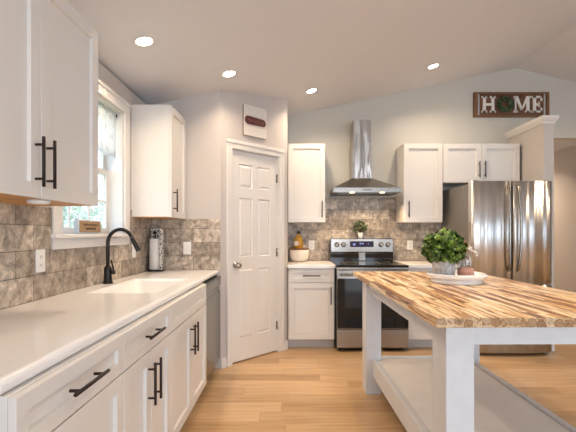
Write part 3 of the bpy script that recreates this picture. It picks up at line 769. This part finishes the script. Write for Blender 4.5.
t = thing('cream_bowl', 'deep cream bowl with a flat dark lid beside the pantry corner', 'bowl', (.098, 4.68, CT))
bm = bmesh.new(); lathe(bm, [(0, 0), (.055, 0), (.085, .01), (.108, .045), (.117, .10), (.119, .142), (.115, .142), (.112, .1), (.08, .02), (0, .012)], n=40); obj('bowl', bm, CREAM, t)
bm = bmesh.new(); lathe(bm, [(0, .1425), (.118, .1425), (.121, .147), (.121, .155), (.117, .158), (0, .158)], n=40); obj('lid', bm, BROWNW, t)
t = thing('oil_bottle', 'squat amber glass bottle with label standing on the dark bowl lid', 'bottle', (.092, 4.68, CT+.1585))
bm = bmesh.new()
lathe(bm, [(0, 0), (.042, 0), (.050, .006), (.057, .04), (.058, .075), (.050, .115), (.030, .145), (.018, .158), (.018, .172), (0, .172)], n=32); obj('bottle_glass', bm, AMBER, t)
bm = bmesh.new(); lathe(bm, [(0, .1725), (.020, .1725), (.021, .178), (.021, .196), (.012, .206), (0, .207)], n=24); obj('stopper', bm, DARK, t)
bm = bmesh.new(); V = []
for i in range(9):
    a = -PI/2-1.1+.9*i/8; V.append([bm.verts.new((r*math.cos(a), r*math.sin(a), z)) for r, z in ((.0595, .035), (.0595, .085))])
for A_, B_ in zip(V, V[1:]): bm.faces.new((A_[0], B_[0], B_[1], A_[1]))
obj('paper_label', bm, PAPER, t)
t = thing('small_potted_plant', 'tiny leafy plant in a white pot on top of the range backguard', 'plant', (.851, 4.81, 1.1905))
bm = bmesh.new(); lathe(bm, [(0, 0), (.026, 0), (.028, .003), (.034, .07), (.031, .07), (.028, .062), (0, .06)], n=28); obj('pot', bm, CERAM, t)
bm = bmesh.new(); foliage_ball(bm, (0, -.01, .135), .075, 130, .05, .02, .85, -.6)
for v in bm.verts: v.co.y = min(v.co.y, .055)
obj('foliage', bm, LEAFD, t)
bm = bmesh.new()
for i in range(9):
    a = i*.7; tube(bm, [(0, 0, .055), (.02*math.cos(a), .02*math.sin(a), .1), (.05*math.cos(a), .035*math.sin(a)-.008, .15)], .002, 6)
obj('stems', bm, STEMM, t)
# little sign on the window sill
t = thing('sill_sign', 'small framed wooden sign with script leaning on the window sill', 'sign', (-1.287, 2.35, 1.2505), 0)
B('frame_box', PALEBLUE, t, -.016, .012, 0, .284, 0, .088, bev=.002)
B('face_board', TANW, t, .012, .015, .012, .272, .010, .078, bev=.001)
bm = bmesh.new()
for rz_, y0_, y1_ in ((.056, .05, .235), (.032, .08, .205)):
    pts = [(.0155, y0_+(y1_-y0_)*i/60, rz_+.006*math.sin(i*1.3)+.003*math.sin(i*.53)) for i in range(61)]; tube(bm, pts, .0014, 5)
obj('script', bm, DARK, t)
# curtain valance and rod inside the window
t = thing('curtain_rod', 'thin dark tension rod across the top of the sink window', 'curtain rod', (XL-.05, WY0+.013, 2.155))
bm = bmesh.new(); LR = WY1-WY0-.026
tube(bm, [(0, .002, 0), (0, LR-.002, 0)], .005, 10); lathe(bm, [(0, 0), (.012, 0), (.012, .012), (0, .012)], (0, LR-.012, 0), 14, Matrix.Rotation(-PI/2, 4, 'X')); lathe(bm, [(0, 0), (.012, 0), (.012, .012), (0, .012)], (0, 0, 0), 14, Matrix.Rotation(-PI/2, 4, 'X'))
obj('rod', bm, BLACKM, t)
bm = bmesh.new(); V = []
n = 90
for i in range(n+1):
    y = WY0+.03+(WY1-WY0-.06)*i/n; ph = i*.42
    row = []
    for j, z in enumerate((2.172, 2.160, 2.14, 2.06, 1.97, 1.89, 1.825)):
        amp = .006+.003*j; row.append(bm.verts.new((XL-.05+.009+amp*.5*math.sin(ph)+amp*.3*math.sin(ph*2.3), y, z - (.012*math.sin(ph*.5) if j == 6 else 0))))
    V.append(row)
for a, c in zip(V, V[1:]):
    for j in range(6): bm.faces.new((a[j], c[j], c[j+1], a[j+1])).smooth = True
o = obj('curtain_valance', bm, sheer('sheer_valance', (.86, .87, .88), (.74, .72, .72)))
tag(o, 'white sheer valance gathered on the rod of the sink window', 'curtain')
sm = o.modifiers.new('thickness', 'SOLIDIFY'); sm.thickness = .0012

# ------------------------------------------------------------------ outlets and switches
def outlet(label, loc, rz, kind='outlet'):
    t = thing('wall_outlet' if kind == 'outlet' else 'light_switch', label, kind, loc, rz, 'white cover plates on the stone backsplash')
    B('cover_plate', PLAST, t, -.036, .036, -.006, 0, -.058, .058, bev=.002)
    if kind == 'outlet':
        for z in (-.021, .021):
            bm = bmesh.new(); box(bm, -.016, .016, -.0085, -.005, z-.014, z+.014, bev=.003)
            s = obj('socket', bm, PLAST, t)
            bm = bmesh.new(); box(bm, -.008, -.0055, -.009, -.0083, z-.004, z+.006); box(bm, .0055, .008, -.009, -.0083, z-.004, z+.005); box(bm, -.002, .002, -.009, -.0083, z-.011, z-.007)
            obj('slots', bm, SLOT, s)
    else:
        B('rocker', PLAST, t, -.017, .017, -.010, -.005, -.033, .033, bev=.002)
    return t
k += .0005
outlet('white outlet on the window wall stone, nearest, under the large wall cabinet', (XL+k, 2.01, 1.112), PI/2)
outlet('white switch plate on the window wall just right of the window, behind the faucet', (XL+k, 3.21, 1.115), PI/2, 'switch')
outlet('white switch plate on the pantry side stone right of the paper towels', (-.958, AY-k, 1.116), 0, 'switch')
outlet('white outlet on the range wall between the cream bowl and the range', (.256, YB-k, 1.105), 0)
outlet('white outlet on the range wall between the range and the potted plant', (1.478, YB-k, 1.105), 0)

# ------------------------------------------------------------------ signs
t = thing('home_sign', 'dark wood HOME sign with a wreath for the letter O, high on the back wall', 'sign', (2.265, YB-.001, 2.692))
SW, SH = .93, .306
bm = bmesh.new(); box(bm, .0, SW, -.024, 0, 0, SH, bev=.002); obj('board', bm, SIGNW, t)
bm = bmesh.new(); box(bm, 0, SW, -.034, -.024, SH-.022, SH); box(bm, 0, SW, -.034, -.024, 0, .022); box(bm, 0, .035, -.034, -.024, .022, SH-.022); box(bm, SW-.035, SW, -.034, -.024, .022, SH-.022); obj('frame', bm, BROWNW, t)
for x in (.046, .862): B('metal_strip', GALV, t, x, x+.022, -.029, -.024, .022, SH-.022, bev=.001)
def letter(name, rects, polys=()):
    bm = bmesh.new()
    for x0, x1, z0, z1 in rects: box(bm, x0, x1, -.036, -.024, z0, z1)
    for p in polys: extr(bm, p, 'y', -.0355, -.024)
    return obj(name, bm, WHITEL, t)
zb, zt = .052, .256; s = .024; m_ = .153
letter('letter', [(.108, .143, zb, zt), (.213, .248, zb, zt), (.143, .213, m_-.014, m_+.014)] + [(a, a+.067, z, z+s) for a in (.092, .197) for z in (zb, zt-s)])
x = .487
letter('letter', [(x+.016, x+.034, zb, zt), (x+.158, x+.195, zb, zt), (x, x+.05, zb, zb+s), (x+.142, x+.212, zb, zb+s), (x, x+.03, zt-s, zt), (x+.18, x+.212, zt-s, zt)],
       [[(x+.016, zt), (x+.052, zt), (x+.118, zb+.03), (x+.092, zb+.03)], [(x+.16, zt), (x+.19, zt), (x+.112, zb+.03), (x+.094, zb+.03)]])
x = .712
letter('letter', [(x+.016, x+.052, zb, zt), (x, x+.13, zb, zb+s), (x, x+.13, zt-s, zt), (x+.052, x+.095, m_-.013, m_+.013), (x+.108, x+.13, zb, zb+.06), (x+.108, x+.13, zt-.06, zt), (x+.082, x+.1, m_-.032, m_+.032)])
bm = bmesh.new()
for i in range(330):
    a = random.uniform(0, 2*PI); rr_ = .064+random.gauss(0, .014)
    p = Vector((.372+rr_*math.cos(a), -.045+random.uniform(-.012, .012), .153+rr_*math.sin(a)))
    d = Vector((math.cos(a+.9), random.uniform(-.8, .1), math.sin(a+.9)))*1+rnd_dir()*.7
    leaf(bm, p, d, Vector((0, -1, .2)), random.uniform(.025, .04), .014)
for v in bm.verts: v.co.y = min(v.co.y, -.026)
wr = obj('wreath', bm, LEAFD, t)
bm = bmesh.new(); tube(bm, [(.372+.06*math.cos(2*PI*i/24), -.036, .153+.06*math.sin(2*PI*i/24)) for i in range(25)], .008, 8); obj('wreath_ring', bm, STEMM, wr)

t = thing('pantry_sign', 'square cream plank sign with burgundy plaque above the pantry door', 'sign', (AX, AY, 0), PI/4)
bm = bmesh.new()
for z0, z1 in ((2.21, 2.308), (2.311, 2.408), (2.411, 2.509)): box(bm, .255, .545, -.022, -.012, z0, z1, bev=.0015)
obj('planks', bm, SHIPLAP, t)
bm = bmesh.new()
for x0_, x1_ in ((.255, .275), (.525, .545)): box(bm, x0_, x1_, -.012, -.001, 2.21, 2.509)
box(bm, .275, .525, -.012, -.001, 2.21, 2.23); box(bm, .275, .525, -.012, -.001, 2.489, 2.509)
obj('back_frame', bm, BROWNW, t)
bm = bmesh.new(); pts = []
for cx_, r_, a0_, a1_ in ((.497, .036, -PI/2, PI/2), (.303, .041, PI/2, 1.5*PI)):
    for i in range(13):
        a = a0_+(a1_-a0_)*i/12; pts.append((cx_+r_*math.cos(a), 2.36+r_*math.sin(a)))
extr(bm, pts, 'y', -.028, -.022, .001); pl = obj('plaque', bm, BURG, t)
bm = bmesh.new(); pts = [(.30+.205*i/70, -.0285, 2.360+.011*math.sin(i*1.15)+.005*math.sin(i*.4)) for i in range(71)]; tube(bm, pts, .0016, 5); obj('script', bm, SCRIPT, pl)

# ------------------------------------------------------------------ ceiling lights
WARM = (1.0, .78, .55)
def can(x, y, label, power=11, flat=None):
    z = cz(x) if flat is None else flat
    t = thing('recessed_light', label, 'ceiling light', (x, y, z-.001), 0, 'recessed ceiling lights')
    if flat is None: t.rotation_euler = (0, -math.atan(SL) if x < RX else math.atan(SL*1.15), 0)
    bm = bmesh.new(); lathe(bm, [(.050, 0), (.068, 0), (.070, -.003), (.067, -.006), (.054, -.006), (.050, -.003), (.050, 0)], n=40); obj('trim_ring', bm, TRIM, t)
    bm = bmesh.new(); lathe(bm, [(0, -.004), (.0495, -.004), (.0495, -.001), (0, -.001)], n=40); obj('lens', bm, LAMP, t)
    area('recessed_lamp', (0, 0, -.012), (0, 0, 0), .12, .12, power, WARM, 'DISK', t)
    return t
can(-.96, 2.564, 'round recessed light over the sink counter, nearest of the ceiling lights')
can(-.524, 3.315, 'round recessed light in front of the pantry door', 7)
can(.217, 4.143, 'round recessed light over the counter left of the hood')
can(1.515, 4.18, 'round recessed light nearest the fridge, rightmost of the four')
# further lamps of the same ceiling, outside the photograph, one added for the range front, and one in the hall
can(-.6, .6, 'round recessed light over the near end of the sink counter, above the frame', 4)
can(1.1, 1.3, 'round recessed light over the near end of the butcher block table, above the frame')
can(.75, 2.5, 'added round recessed light over the floor between the range and the table, above the frame', 15)  # unseen lamp added to brighten the range front, table and floor
can(3.9, 3.6, 'round recessed light beyond the ridge, right of the frame')
can(3.3, 6.2, 'round recessed light in the hall ceiling beyond the partition', 24, 2.44)
